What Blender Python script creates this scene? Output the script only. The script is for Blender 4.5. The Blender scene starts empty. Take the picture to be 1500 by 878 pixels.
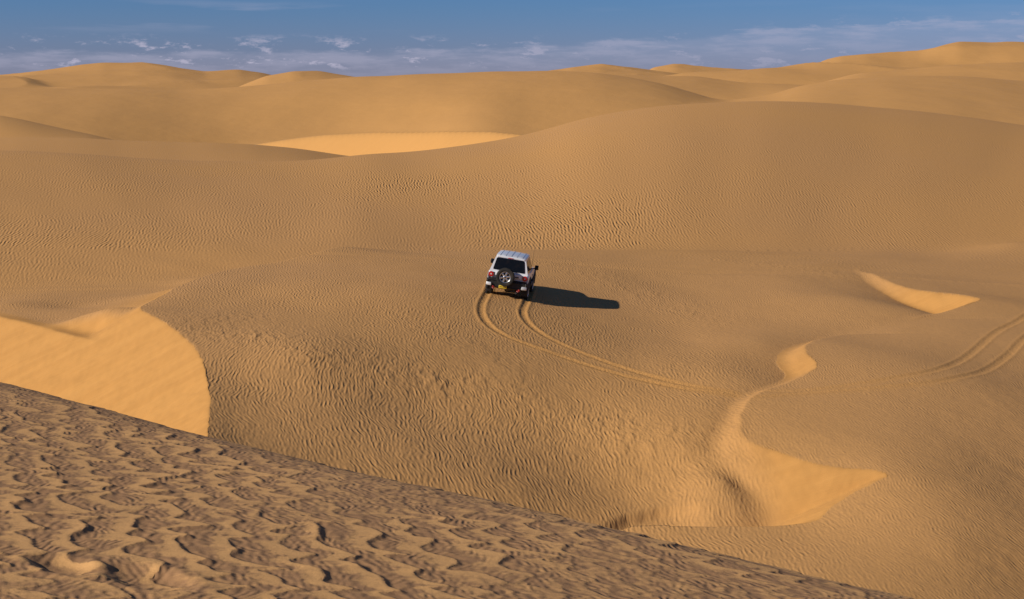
import bpy, bmesh, math, os
import numpy as np
from mathutils import Vector, Matrix

R = math.radians
scene = bpy.context.scene
COL = scene.collection
Z0 = 11.0                                   # height of the camera above the datum
F = 50.0 / 36.0 * 1500.0
PITCH = math.atan(321.0 / F)
QUALITY = 1.0

# ------------------------------------------------------------------ surveying helpers
CP, SP = math.cos(PITCH), math.sin(PITCH)
def ray(u, v):
    xc = (np.asarray(u, float) - 750.0) / F; yc = -(np.asarray(v, float) - 439.0) / F
    return xc, CP + SP * yc, -SP + CP * yc
def P(u, v, D):
    x, y, z = ray(u, v)
    return np.array([x / y * D, D * np.ones_like(x), z / y * D])

# ------------------------------------------------------------------ noise
def perlin(x, y, seed=0):
    xi = np.floor(x).astype(np.int64); yi = np.floor(y).astype(np.int64)
    xf = x - xi; yf = y - yi
    u = xf * xf * xf * (xf * (xf * 6 - 15) + 10); v = yf * yf * yf * (yf * (yf * 6 - 15) + 10)
    def g(ix, iy, dx, dy):
        h = (ix * 374761393 + iy * 668265263 + seed * 974634777) & 0x7fffffff
        h = ((h ^ (h >> 13)) * 1274126177) & 0x7fffffff
        a = (h ^ (h >> 16)) * (6.2831853 / 65536.0)
        return np.cos(a) * dx + np.sin(a) * dy
    a = g(xi, yi, xf, yf); b = g(xi + 1, yi, xf - 1, yf)
    c = g(xi, yi + 1, xf, yf - 1); d = g(xi + 1, yi + 1, xf - 1, yf - 1)
    return ((a + u * (b - a)) + v * ((c + u * (d - c)) - (a + u * (b - a)))) * 1.5
def fbm(x, y, octv=3, seed=0, gain=.5):
    s = 0; a = 1.0
    for k in range(octv):
        s = s + a * perlin(x * 2.03 ** k + 17.3 * k, y * 2.03 ** k - 9.1 * k, seed + k); a *= gain
    return s
def sstep(a, b, x):
    t = np.clip((x - a) / (b - a), 0, 1); return t * t * (3 - 2 * t)
def smax(a, b, k):
    h = np.clip(.5 + .5 * (a - b) / k, 0, 1); return b + (a - b) * h + k * h * (1 - h)
def smin(a, b, k): return -smax(-a, -b, k)

# wind-built lobes: gentle stoss side, steep lee side, scalloped brinks
def lobes(x, y, lam, seed=0, wind=(.87, .49), warp=1.0, drop=.22):
    s = (x * wind[0] + y * wind[1]) / lam; c = (-x * wind[1] + y * wind[0]) / lam
    ph = s + warp * (.85 * perlin(s * .42, c * .55, seed) + .55 * perlin(s * .9 + 5, c * 1.25, seed + 1)
                     + .16 * perlin(s * 1.6, c * 3.3, seed + 2)) + .35 * c
    f = ph - np.floor(ph)
    up = f / (1 - drop); dn = (1 - f) / drop
    up = np.sin(np.clip(up, 0, 1) * math.pi / 2) ** 1.3
    dn = np.clip(dn, 0, 1); dn = dn * dn * (3 - 2 * dn)
    h = np.minimum(up, dn)
    row = np.floor(ph)
    a = .55 + .75 * perlin(s * .35 + 3, c * .9, seed + 5) + .35 * perlin(row * 1.37, c * .6, seed + 7)
    return h * np.clip(a, 0.05, 1.3)

def tongues(x, y, lam, seed=0, wind=(.96, -.28), width=1.25, A=.75, drop=.17, warp=.5, tip=.22):
    """rows of pointed tongues: sand climbs to a scalloped brink and drops behind it"""
    s = (x * wind[0] + y * wind[1]) / lam; c = (-x * wind[1] + y * wind[0]) / lam
    s = s + warp * (perlin(s * .31, c * .31, seed) + .35 * perlin(s * .9, c * .9, seed + 1))
    c = c + .55 * perlin(s * .4 + 7, c * .4, seed + 2) + .18 * perlin(s * 1.1, c * 1.1, seed + 3)
    r0 = np.floor(s).astype(np.int64)
    nxt = np.full(s.shape, 1e9); prv = np.full(s.shape, -1e9); an = np.zeros_like(s); ap = np.zeros_like(s)
    for k in (-2, -1, 0, 1):
        r = r0 + k
        v = (r * 374761393 + seed * 974634777) & 0x7fffffff; v = ((v ^ (v >> 13)) * 1274126177) & 0x7fffffff
        off = ((v ^ (v >> 16)) & 0xffff) / 65535.0 * 7
        q = c / width + off; q = q + .45 * perlin(q * .8, r * 3.7, seed + 4)
        i = np.floor(q); t = q - i
        f = np.where(t < tip, t / tip, (1 - t) / (1 - tip)); f = f ** 1.25
        g = perlin(i * .77 + .31, r * 1.63 + .2, seed + 6)
        b = r + A * f * (.75 + .7 * g) + .18 * perlin(q * 1.9, r * 2.3, seed + 5)
        a = np.clip(.70 + .6 * perlin(q * .55, r * .83, seed + 8), .25, 1.15) * (.45 + .55 * f)
        m = (b >= s) & (b < nxt); nxt = np.where(m, b, nxt); an = np.where(m, a, an)
        m = (b < s) & (b > prv); prv = np.where(m, b, prv); ap = np.where(m, a, ap)
    span = np.clip(nxt - prv, .05, 2.5)
    t = np.clip((s - prv) / span, 0, 1)
    up = an * (.30 * t + .70 * t ** 2.1)
    dn = ap * (1 - sstep(0, 1, (s - prv) / (drop * (.35 + ap))))
    return np.maximum(up, dn), np.where(up > dn, t, 0)

# ------------------------------------------------------------------ thin plate surfaces through surveyed points
def scales(x, y, lam, seed=0, wind=(.9, .436), warp=.35, front=.22, L=1.3, skew=.25, asp=1.6):
    """overlapping wind-built tongues of sand with steep scalloped fronts"""
    x0 = x / lam; y0 = y / lam
    x1 = x0 + warp * fbm(x0 * .55, y0 * .55, 2, seed + 20); y1 = y0 + warp * 1.4 * fbm(x0 * .5 + 9, y0 * .5, 2, seed + 30)
    s = x1 * wind[0] + y1 * wind[1]; c = (-x1 * wind[1] + y1 * wind[0]) / asp
    si = np.floor(s).astype(np.int64); ci = np.floor(c).astype(np.int64)
    h = np.zeros_like(s)
    def rnd(i, j, k):
        v = (i * 374761393 + j * 668265263 + (seed * 31 + k) * 974634777) & 0x7fffffff
        v = ((v ^ (v >> 13)) * 1274126177) & 0x7fffffff
        return ((v ^ (v >> 16)) & 0xffff) / 65535.0
    for di in (-2, -1, 0, 1, 2):
        for dj in (-1, 0, 1):
            i = si + di; j = ci + dj
            cs = i + .1 + .8 * rnd(i, j, 1); cc = j + .1 + .8 * rnd(i, j, 2)
            wd = .75 + .5 * rnd(i, j, 3); a = .35 + .75 * rnd(i, j, 4) ** 1.3
            dc = (c - cc) / wd
            f = .5 * (1 - dc * dc) - skew * dc * wd
            u = s - cs - f
            env = np.clip(1 - dc * dc, 0, 1)
            body = np.clip(1 + u / L, 0, 1); body = body * body * (3 - 2 * body)
            lee = np.clip(1 - u / (front * (.4 + a)), 0, 1)
            h = np.maximum(h, a * np.where(u < 0, body, lee) * env ** .8)
    return h

# ------------------------------------------------------------------ thin plate surfaces through surveyed points
class TPS:
    def __init__(s, pts, lam=.002):
        w = np.array([P(*p) for p in pts]); s.p = w[:, :2] / 10.0; z = w[:, 2]; n = len(w)
        K = s.k(((s.p[:, None] - s.p[None]) ** 2).sum(-1)) + lam * np.eye(n)
        Q = np.c_[np.ones(n), s.p]
        A = np.zeros((n + 3, n + 3)); A[:n, :n] = K; A[:n, n:] = Q; A[n:, :n] = Q.T
        s.c = np.linalg.solve(A, np.r_[z, 0, 0, 0]); s.n = n
    @staticmethod
    def k(r2): return .5 * r2 * np.log(r2 + 1e-9)
    def __call__(s, x, y):
        x = x / 10.0; y = y / 10.0
        out = s.c[s.n] + s.c[s.n + 1] * x + s.c[s.n + 2] * y
        for i in range(s.n):
            out = out + s.c[i] * s.k((x - s.p[i, 0]) ** 2 + (y - s.p[i, 1]) ** 2)
        return out

def raw(x, y, z):                       # a hidden point given in metres, written back as (u, v, D)
    yc = (z / y * CP + SP) / (CP - SP * z / y)
    return (750 + F * x / y * (CP + SP * yc), 439 - F * yc, y)

S_MID = TPS([(205,452,52.2),(215,444,54.5),(250,425,58.5),(230,441,55),(260,450,53),(320,440,55.5),raw(-15.5,50,-8.6),raw(-17,57,-9.0),(745,432,60),(900,447,61.5),(600,432,57),(600,368,75),(500,361,74),(400,385,68),(295,405,63),(200,453,52),
 (720,368,76),(850,367,79),(1000,368,82),(1200,372,84),(820,400,68),
 (1000,420,67),(1000,500,54.5),(1000,570,46.3),(1000,655,41.3),(1000,696,40),(1000,722,39),(1000,750,38),
 (900,600,44.3),(900,520,50.4),(900,672,41),(900,728,39),(900,757,37.7),(750,550,46.3),(750,650,41.1),(750,725,37.7),(750,500,50.5),
 (600,650,39.7),(600,600,42.6),(600,520,47),(600,700,37.5),(450,600,41),(450,520,45),(450,680,37.2),(450,450,54),
 (350,560,42.6),(350,600,40.3),(350,480,49),(350,640,38.1),(350,430,57.5),(305,570,41.5),(304,640,37.3),(290,510,45.6),(240,470,49.5),
 (1110,500,53.5),(1100,560,47),(1050,540,48.6),(1150,470,58),(1060,625,42.7),(1200,420,67),(1250,395,73),(1280,440,62.5),(1370,462,59.6),
 raw(20.7,62.5,-11.0),raw(10.9,48.5,-10.45),raw(13.5,52,-10.6),raw(9.9,37.7,-12.2),raw(9.4,39,-12.0),(1062,688,40),(1062,704,39),(1070,735,38),(1105,724,39.2),(1135,738,38.5),(1085,700,40.0),raw(8.4,39.4,-11.7),raw(7.9,36.3,-12.4),(1330,382,78),(1300,391,75.5),
 raw(3,34,-12.6),raw(-3,32,-12.6),raw(-7,30,-12),raw(10,30,-12.8),raw(25,70,-10.9),raw(30,50,-12),
 raw(0,92,-10.6),raw(30,95,-11),raw(-20,95,-10.5)])
S_RIGHT = TPS([(930,772,36),(1000,800,34.6),(1050,770,35.8),(1180,768,35.6),(1215,740,36.5),(1300,692,37.8),(1200,850,31.6),(1050,830,33),
 (1220,683,38.7),(1150,665,39.8),(1085,640,41.2),(1082,600,43.6),(1110,575,45.3),(1150,560,46.6),(1200,535,48.4),(1180,505,51.8),(1240,490,54.8),
 (1370,462,59),(1440,438,62.5),(1400,431,64.2),(1340,425,66),(1280,402,71),(1255,393,73.5),(1400,366,86),(1500,355,88),
 (1300,600,43.3),(1300,520,50.3),(1400,650,40.6),(1400,560,46.6),(1400,480,56),(1500,440,65.5),(1500,550,49.5),(1500,700,39),(1400,800,33.6),(1500,860,32.4),
 (1600,600,45.8),(1700,450,65),(1700,800,35.5),raw(9,26,-12),raw(18,26,-12.5),raw(0,30,-12.4),raw(40,80,-11),raw(40,50,-12.4),raw(30,95,-11)])
S_LEFT = TPS([raw(-14.5,55.5,-8.95),raw(-14.9,58,-9.1),raw(-15.2,62,-9.25),raw(-17,62,-9.65),raw(-14.6,65.5,-9.3),raw(-19.5,62,-9.95),raw(-16.5,57,-9.45),raw(-10,72,-9.8),raw(-12,68,-9.7),raw(-13.7,52,-8.8),raw(-14.6,53.2,-8.8),(150,458,54),(110,469,54.6),(70,482,55.2),(75,492,54),(0,474,58),(-80,459,63),(150,511,50.5),(115,502,52.2),(135,490,53.4),(100,487,54.2),
 raw(-16.1,49.3,-10.5),raw(-19.1,52.8,-10.7),raw(-22.5,56.8,-10.9),raw(-17.7,48.1,-11.6),raw(-20.7,51.6,-11.9),raw(-24.1,55.6,-12.1),
 raw(-14,45,-11.7),raw(-12,41,-12.1),raw(-10,38,-12.4),raw(-8,34,-12.8),raw(-16,40,-12.8),raw(-26,50,-13),raw(-24,40,-13),
 (110,458,59),(0,446,62),(250,427,66),(150,436,65),(0,427,71),(250,419,71),(-150,440,70),(290,409,72),
 (400,398,80),(500,372,84),(700,364,86),(850,367,83),(1000,368,85),(1200,368,86),(600,366,85),
 raw(-30,95,-10.8),raw(0,95,-10.6),raw(30,95,-10.9),raw(-50,70,-10.5),raw(-40,50,-12.5)])

# brink lines (left of A and inside R the lee ground lies below)
A_PIX = [(1600,360,99),(1300,366,88),(1000,368,84),(850,367,80.5),(720,368,76.5),(600,364,75.5),(545,361.5,75),(500,362,74),(470,374,71.5),(435,381,69.5),(400,386,68),(340,390,66),(295,405,63),(250,425,58.5),(215,444,54.5),(202,453,52),(222,459,50.6),
         (250,471,48.6),(275,492,46.6),(290,510,45.2),(302,538,43.5),(307,570,41.4),(308,600,39.5),(304,640,37.3)]
R_PIX = [(1420,362,92),(1400,366,86),(1330,378,79),(1255,393,73.5),(1268,398,72),(1295,408,69.5),(1325,421,67),(1360,429,65),(1400,431,64),(1428,434,63.2),(1439,439,62.4),(1425,446,61.4),(1370,462,59),
         (1300,475,57.3),(1240,490,54.9),(1200,498,53.2),(1180,507,51.8),(1180,518,50.3),(1193,526,49.3),(1200,534,48.5),(1192,543,47.7),(1150,562,46.4),(1110,575,45.3),
         (1088,600,43.6),(1085,640,41.2),(1110,652,40.5),(1150,666,39.8),(1190,678,39),(1240,684,38.4),(1280,687,38.1),(1303,693,37.7),(1290,701,37.4),(1250,715,36.9),(1222,729,36.5),(1208,750,36),(1188,768,35.6),
         (1120,769,35.6),(1050,769,35.7),(930,772,36)]
def chaikin(p, n=2):
    for _ in range(n):
        q = [p[0]]
        for a, b in zip(p[:-1], p[1:]): q += [a * .75 + b * .25, a * .25 + b * .75]
        q.append(p[-1]); p = np.array(q)
    return p
A_LINE = np.vstack([chaikin(np.array([P(*p)[:2] for p in A_PIX])), [(-6.2, 30), (-6, 14)]])
R_LINE = np.vstack([chaikin(np.array([P(*p)[:2] for p in R_PIX])), [(-3, 33), (-7, 31), (-12, 26), (-20, 14)]])
A_POLY = np.vstack([A_LINE, [(-400, 10), (-400, 900), (200, 900), (200, 110)]])
R_POLY = np.vstack([R_LINE, [(-400, 10), (-400, 900), (100, 900)]])

def nearest(x, y, L):                    # distance to a polyline and the nearest point on it
    best = np.full(x.shape, 1e18); qx = np.zeros_like(x); qy = np.zeros_like(x)
    for a, b in zip(L[:-1], L[1:]):
        d = b - a; t = np.clip(((x - a[0]) * d[0] + (y - a[1]) * d[1]) / (d @ d + 1e-12), 0, 1)
        px = a[0] + t * d[0]; py = a[1] + t * d[1]; r = (x - px) ** 2 + (y - py) ** 2
        m = r < best; best = np.where(m, r, best); qx = np.where(m, px, qx); qy = np.where(m, py, qy)
    return np.sqrt(best), qx, qy
def envelope(x, y, L, zf, k, e):         # sand resting at slope k below the brink line
    zl = zf(L[:, 0], L[:, 1]); best = np.full(x.shape, -1e9)
    for i in range(len(L) - 1):
        a = L[i]; d = L[i + 1] - a; dd = d @ d + 1e-12
        if zl[i] > 50: continue
        t = np.clip(((x - a[0]) * d[0] + (y - a[1]) * d[1]) / dd, 0, 1)
        r = np.hypot(x - a[0] - t * d[0], y - a[1] - t * d[1])
        best = np.maximum(best, zl[i] + t * (zl[i + 1] - zl[i]) - k * (np.sqrt(r * r + e * e) - e))
    return best
def inside(x, y, poly):
    c = np.zeros(x.shape, bool); n = len(poly)
    for i in range(n):
        x1, y1 = poly[i]; x2, y2 = poly[(i + 1) % n]
        if y1 == y2: continue
        m = ((y1 > y) != (y2 > y)) & (x < (x2 - x1) * (y - y1) / (y2 - y1) + x1)
        c ^= m
    return c

# ------------------------------------------------------------------ far dunes: (u, v, D, v_foot, D_foot) along each crest
FAR = [
 dict(n='L2', sf=.10, p=[(-900,190,110,425,70),(-300,208,112,425,71),(0,222,115,428,72),(120,227,115,424,73),(250,235,116,416,74),(380,239,117,400,76),(450,239,118,388,78),(520,229,121,376,80),(620,221,124,368,83),(700,211,126,366,84),(770,199,128,366,84.5),
   (870,170,131,364,85),(1000,154,133,362,86),(1130,147.5,136,362,87),(1220,151,138,362,88),(1330,161,138,360,89),(1420,173,137,360,90),(1500,184,136,358,91),(1700,210,130,350,92),(2400,240,120,350,95)]),
 dict(n='L2b', sf=.12, p=[(-900,180,150,240,126),(0,204,150,240,126),(100,203,151,241,127),(200,206,152,243,128),(300,209,154,244,129),(370,212,156,244,129),(430,219,158,244,130),(510,230,160,246,131),(640,245,160,260,131),(2400,260,160,280,131)]),
 dict(n='L2c', sf=.16, p=[(-900,120,185,190,160),(-200,150,180,200,157),(0,170,176,206,156),(60,183,173,208,156),(130,197,170,212,156),(200,212,168,220,156),(400,240,168,250,156),(2400,260,168,280,156)]),
 dict(n='lens', sf=.05, p=[(-900,260,230,280,225),(300,225,222,238,216),(360,214,215,236,209),(420,206,208,236,201),(480,199,202,237,195),(560,194,194,238,187),(650,192,184,238,177),(720,193,177,236,170),(775,199,171,232,165),(850,215,165,235,159),(1000,240,160,250,154),(2400,260,160,280,154)]),
 dict(n='L3', sf=.14, p=[(-900,110,330,200,235),(0,127,320,200,235),(150,129,320,198,245),(260,132,325,196,255),(340,129,330,195,260),(430,121,335,194,262),(510,115,335,193,260),(600,111,333,194,250),(700,108,332,200,232),(800,104,335,200,235),(860,107,330,200,235),(950,123,318,202,232),(1070,152,300,205,228),(1150,178,290,215,225),(1300,215,280,240,225),(2400,240,280,260,225)]),
 dict(n='M', sf=.2, p=[(-900,170,430,175,380),(250,160,425,165,378),(300,142,425,150,378),(345,125,428,140,378),(390,108,430,136,378),(430,102.5,430,134,378),(470,106,430,134,378),(520,114,430,134,378),(600,124,430,140,378),(2400,150,430,160,378)]),
 dict(n='hillA', sf=.2, p=[(-900,100,700,128,520),(-100,116,690,128,520),(0,112,690,128,520),(60,105,700,128,520),(110,99,700,128,520),(150,95,700,128,520),(200,95,700,128,520),(250,98,705,128,520),(300,104,700,130,520),(350,103,690,130,520),(380,108,690,130,520),(450,125,690,135,520),(2400,140,690,150,520)]),
 dict(n='hillA2', sf=.25, p=[(-900,112,560,126,480),(0,114,560,126,480),(40,116,556,126,480),(75,125,550,128,480),(200,127,550,130,480),(2400,140,550,150,480)]),
 dict(n='hillA3', sf=.22, p=[(-900,120,640,126,600),(20,112,640,120,600),(60,110,636,118,603),(90,112,630,119,600),(110,118,620,122,596),(140,122,610,126,590),(2400,140,600,150,570)]),
 dict(n='hillA4', sf=.22, p=[(-900,120,640,126,600),(100,116,640,120,612),(150,105,645,112,618),(200,109,640,116,608),(260,114,600,121,575),(320,120,560,126,540),(2400,140,560,150,540)]),
 dict(n='R1', sf=.13, p=[(-900,240,300,260,215),(800,225,300,250,215),(930,190,300,225,215),(1000,152,300,190,212),(1080,147,302,190,211),(1130,140,308,190,211),(1170,127,320,188,212),(1220,118,330,186,214),(1300,112,340,184,216),(1400,112,345,186,218),(1500,117,348,190,220),(1700,130,350,200,220),(2400,150,350,210,225)]),
 dict(n='R2', sf=.13, p=[(-900,160,420,175,350),(700,140,420,160,360),(830,112,455,150,360),(880,107,460,150,360),(1000,114,455,150,360),(1100,125,445,150,360),(1190,124,440,140,360),(1250,107,440,134,362),(1330,101,445,130,366),(1420,96,450,126,370),(1500,94,455,124,372),(1700,95,455,124,372),(2400,100,455,124,372)]),
 dict(n='R3', sf=.12, p=[(-900,160,560,175,470),(850,140,560,150,470),(930,116,560,135,470),(1000,106,560,130,470),(1060,102,560,128,470),(1120,97.5,560,124,470),(1200,96,560,120,470),(1300,98,560,118,470),(1400,99,560,116,470),(1500,88,560,110,475),(1700,85,560,110,475),(2400,100,560,110,475)]),
 dict(n='R4', sf=.12, p=[(-900,160,760,175,640),(1160,125,760,135,640),(1200,94,750,108,640),(1230,85,745,104,640),(1270,79,745,104,640),(1320,78,745,104,640),(1350,75,750,100,645),(1380,66,760,98,650),(1405,61.5,765,96,650),(1450,64,760,95,650),(1500,62,760,94,650),(1700,70,760,94,650),(2400,90,760,100,650)]),
 dict(n='R4b', sf=.3, p=[(-900,160,700,175,640),(1330,110,700,115,640),(1400,90,700,100,640),(1440,80,700,98,640),(1480,76,700,97,640),(1560,75,700,96,640),(2400,100,700,105,640)]),
 dict(n='R5', sf=.2, p=[(-900,160,1300,175,1100),(740,130,1300,140,1100),(800,103,1300,125,1100),(840,97,1300,122,1100),(880,95,1300,120,1100),(930,100,1300,120,1100),(980,107,1300,120,1100),(1100,125,1300,130,1100),(2400,140,1300,150,1100)]),
 dict(n='R6', sf=.2, p=[(-900,160,1700,175,1500),(930,118,1700,124,1500),(955,100,1700,115,1500),(990,94,1700,112,1500),(1030,97,1700,112,1500),(1080,101,1700,112,1500),(1180,110,1700,115,1500),(2400,120,1700,125,1500)]),
]
def _prep():
    T = np.linspace(-.75, .75, 3001)
    for r in FAR:
        a = np.array(r['p'], float)
        t = (a[:, 0] - 750) / F
        W = [P(u, v, D) for u, v, D, _, _ in r['p']]; Wf = [P(u, vf, Df) for u, _, _, vf, Df in r['p']]
        tt = np.array([w[0] / w[1] for w in W]); ker = np.hanning({'L2': 151, 'L3': 151, 'L2b': 51, 'R1': 81, 'R2': 81, 'lens': 25}.get(r['n'], 25)); ker /= ker.sum()
        def g(vals):
            c = np.interp(T, tt, vals); pad = len(ker) // 2
            return np.convolve(np.pad(c, pad, 'edge'), ker, 'valid')
        r['T'] = T; r['D'] = g([w[1] for w in W]); r['z'] = g([w[2] for w in W])
        r['Df'] = g([w[1] for w in Wf]); r['zf'] = g([w[2] for w in Wf])
_prep()

def far_height(t, D):
    h = np.full(D.shape, -12.5)
    for i, r in enumerate(FAR):
        Dk = np.interp(t, r['T'], r['D']); zk = np.interp(t, r['T'], r['z'])
        Df = np.interp(t, r['T'], r['Df']); zf = np.interp(t, r['T'], r['zf'])
        s = (D - Df) / (Dk - Df)
        lens = r['n'] == 'lens'
        pw = 1.15 if lens else 1.75
        S = 1 - (1 - np.clip(s, 0, 1)) ** pw
        fall = np.minimum(D - Df, 0) * np.maximum((zk - zf) / (Dk - Df) * pw, .12)
        b = D - Dk
        w = 3.0 if lens else .04 * Dk
        back = zk - r['sf'] * (np.sqrt(np.maximum(b, 0) ** 2 + w * w) - w)
        z = np.where(b > 0, back, zf + (zk - zf) * S + fall)
        z = np.maximum(z, -40)
        h = smax(z, h, .25 if lens else (.5 if Dk.mean() < 200 else 1.0))
    return h

# tyre ruts: pixel traces turned into ground points further down
TRACK_PIX = [
 ([(722,410),(716,424),(712,434),(706,444),(704,456),(708,467),(718,479),(735,490),(755,499),(780,508),(830,526),(890,545),(960,562),(1030,574),(1075,580)], 1.0, .9),
 ([(779,420),(774,433),(771,443),(765,455),(767,465),(776,477),(792,489),(815,502),(850,518),(900,536),(960,554),(1030,570),(1075,577)], 1.0, .9),
 ([(1105,577),(1150,575),(1200,571),(1260,564),(1320,554),(1375,544),(1410,528),(1440,503),(1465,483),(1500,466),(1560,440)], .55, .6),
 ([(1105,584),(1150,579),(1250,573),(1320,567),(1380,560),(1430,549),(1460,534),(1480,518),(1500,496),(1540,470)], .55, .6),
]
TRACKS = []; JX = (0, 0)
LUMP_PIX = [([(310,470),(400,500),(500,530),(620,560),(720,590),(850,625),(960,650)], 2.2, 1.0),
            ([(830,390),(900,412),(980,445),(1050,470)], 1.6, .7),
            ([(540,455),(640,480),(700,510),(760,540)], 1.5, .55),
            ([(1040,380),(1150,392),(1230,402)], 1.3, .6),
            ([(950,520),(1040,560),(1000,620)], 2.5, .4)]
LUMPS = []; LUMPS_FAR = []

B_PTS = np.array([P(*p) for p in [(-160,438,68),(-80,450,63),(0,464,58),(40,473,56),(78,484,54),(112,493,52.3),(145,502,50.7),(172,513,49.6)]])
def near_left(x, y):
    L = S_LEFT(x, y); m = (x < -9) & (x > -45) & (y > 38) & (y < 75)
    if m.any():
        xm, ym = x[m], y[m]
        zi = lambda p, q: np.interp(p, B_PTS[:, 0], B_PTS[:, 2])
        e1 = envelope(xm, ym, B_PTS[:, :2], zi, .60, .04); e2 = envelope(xm, ym, B_PTS[:, :2], zi, .20, .25)
        yb = np.interp(xm, B_PTS[:, 0], B_PTS[:, 1]); L[m] = smax(np.where(ym < yb, e1, e2), L[m], .30)
    return L

def near_height(x, y):
    x, y = x + .04 * perlin(x / .7, y / .7, 91) + .018 * perlin(x / .23, y / .23, 92), y + .05 * perlin(x / .7, y / .7, 93)
    M = S_MID(x, y)
    # left lee ground
    dA, ax, ay = nearest(x, y, A_LINE); inA = inside(x, y, A_POLY)
    zA = S_MID(ax, ay); lA = S_LEFT(ax, ay); L = near_left(x, y)
    up = np.maximum(lA - zA, 0)
    slipA = np.full(x.shape, -99.); m = inA & (dA < 9)
    slipA[m] = envelope(x[m], y[m], A_LINE, lambda p, q: np.maximum(S_MID(p, q), S_LEFT(p, q)), .60, .05)
    hA = smax(L, slipA, .12)
    h = np.where(inA, hA, M + up * np.exp(-dA / 2.0))
    sl = np.where(inA & (slipA > L - .05), sstep(.0, .3, zA - lA), 0)
    yc_ = np.interp(x, [-60, -45, -22, -17.8, -15.4, -13.2], [80, 66, 60, 55, 53.8, 52.2])
    sl = np.maximum(sl, inA * sstep(.5, -.5, y - yc_) * sstep(-8, -10, x))  # spreads the painted sunlit colour over the left hollow
    sl = np.maximum(sl, .75 * inA * np.exp(-((x + 15.2) / 1.7) ** 2 - ((y - 61) / 5.5) ** 2))  # paints the sliver behind the crest as if sunlit
    # right dune
    dR, rx, ry = nearest(x, y, R_LINE); inR = inside(x, y, R_POLY)
    zR = S_RIGHT(rx, ry); mR = S_MID(rx, ry); RR = S_RIGHT(x, y)
    k = .55; up = np.maximum(mR - zR, 0)
    slipR = np.full(x.shape, -99.); m = inR & (dR < 7)
    slipR[m] = envelope(x[m], y[m], R_LINE, lambda p, q: np.maximum(S_RIGHT(p, q), S_MID(p, q)), k, .06)
    hr = smax(h, slipR, .22)
    out = np.where(inR, hr, RR + up * np.exp(-dR / 2.0))
    mid_ = sstep(54.8, 55.6, y) * sstep(58.7, 58.0, y); far_ = np.maximum(sstep(70.5, 74.5, y), mid_); sd = np.where(inR, -dR, dR)
    soft = h + (RR - h) * sstep(-1, 1, sd / (3.5 - 2.3 * mid_))
    out = out + (soft - out) * far_
    ys = np.interp(x, [2.3, 2.9, 3.7, 4.3, 4.9, 5.4, 5.9], [37.1, 37.7, 38.3, 38.5, 38.5, 38.1, 37.3]) + .05 * perlin(x / .3, x * 0 + 3, 14)
    out = out - inR * .17 * sstep(0, .6, ys - y) * sstep(2.2, 3.2, x) * sstep(5.6, 4.2, x)
    sstep_ = np.where(y < 44, np.maximum(sstep(6.3, 7.9, x), sstep(37.3, 36.6, y) * sstep(5.2, 6.2, x)), 1)  # fades the bright colour leftwards, paints a sunlit strip on the bowl floor
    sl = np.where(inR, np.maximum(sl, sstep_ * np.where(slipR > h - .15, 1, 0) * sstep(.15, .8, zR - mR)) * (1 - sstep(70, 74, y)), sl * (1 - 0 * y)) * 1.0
    return out, sl

def line_mask(x, y, pts, w):
    d, _, _ = nearest(x, y, pts); return np.exp(-(d / w) ** 2)

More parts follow.
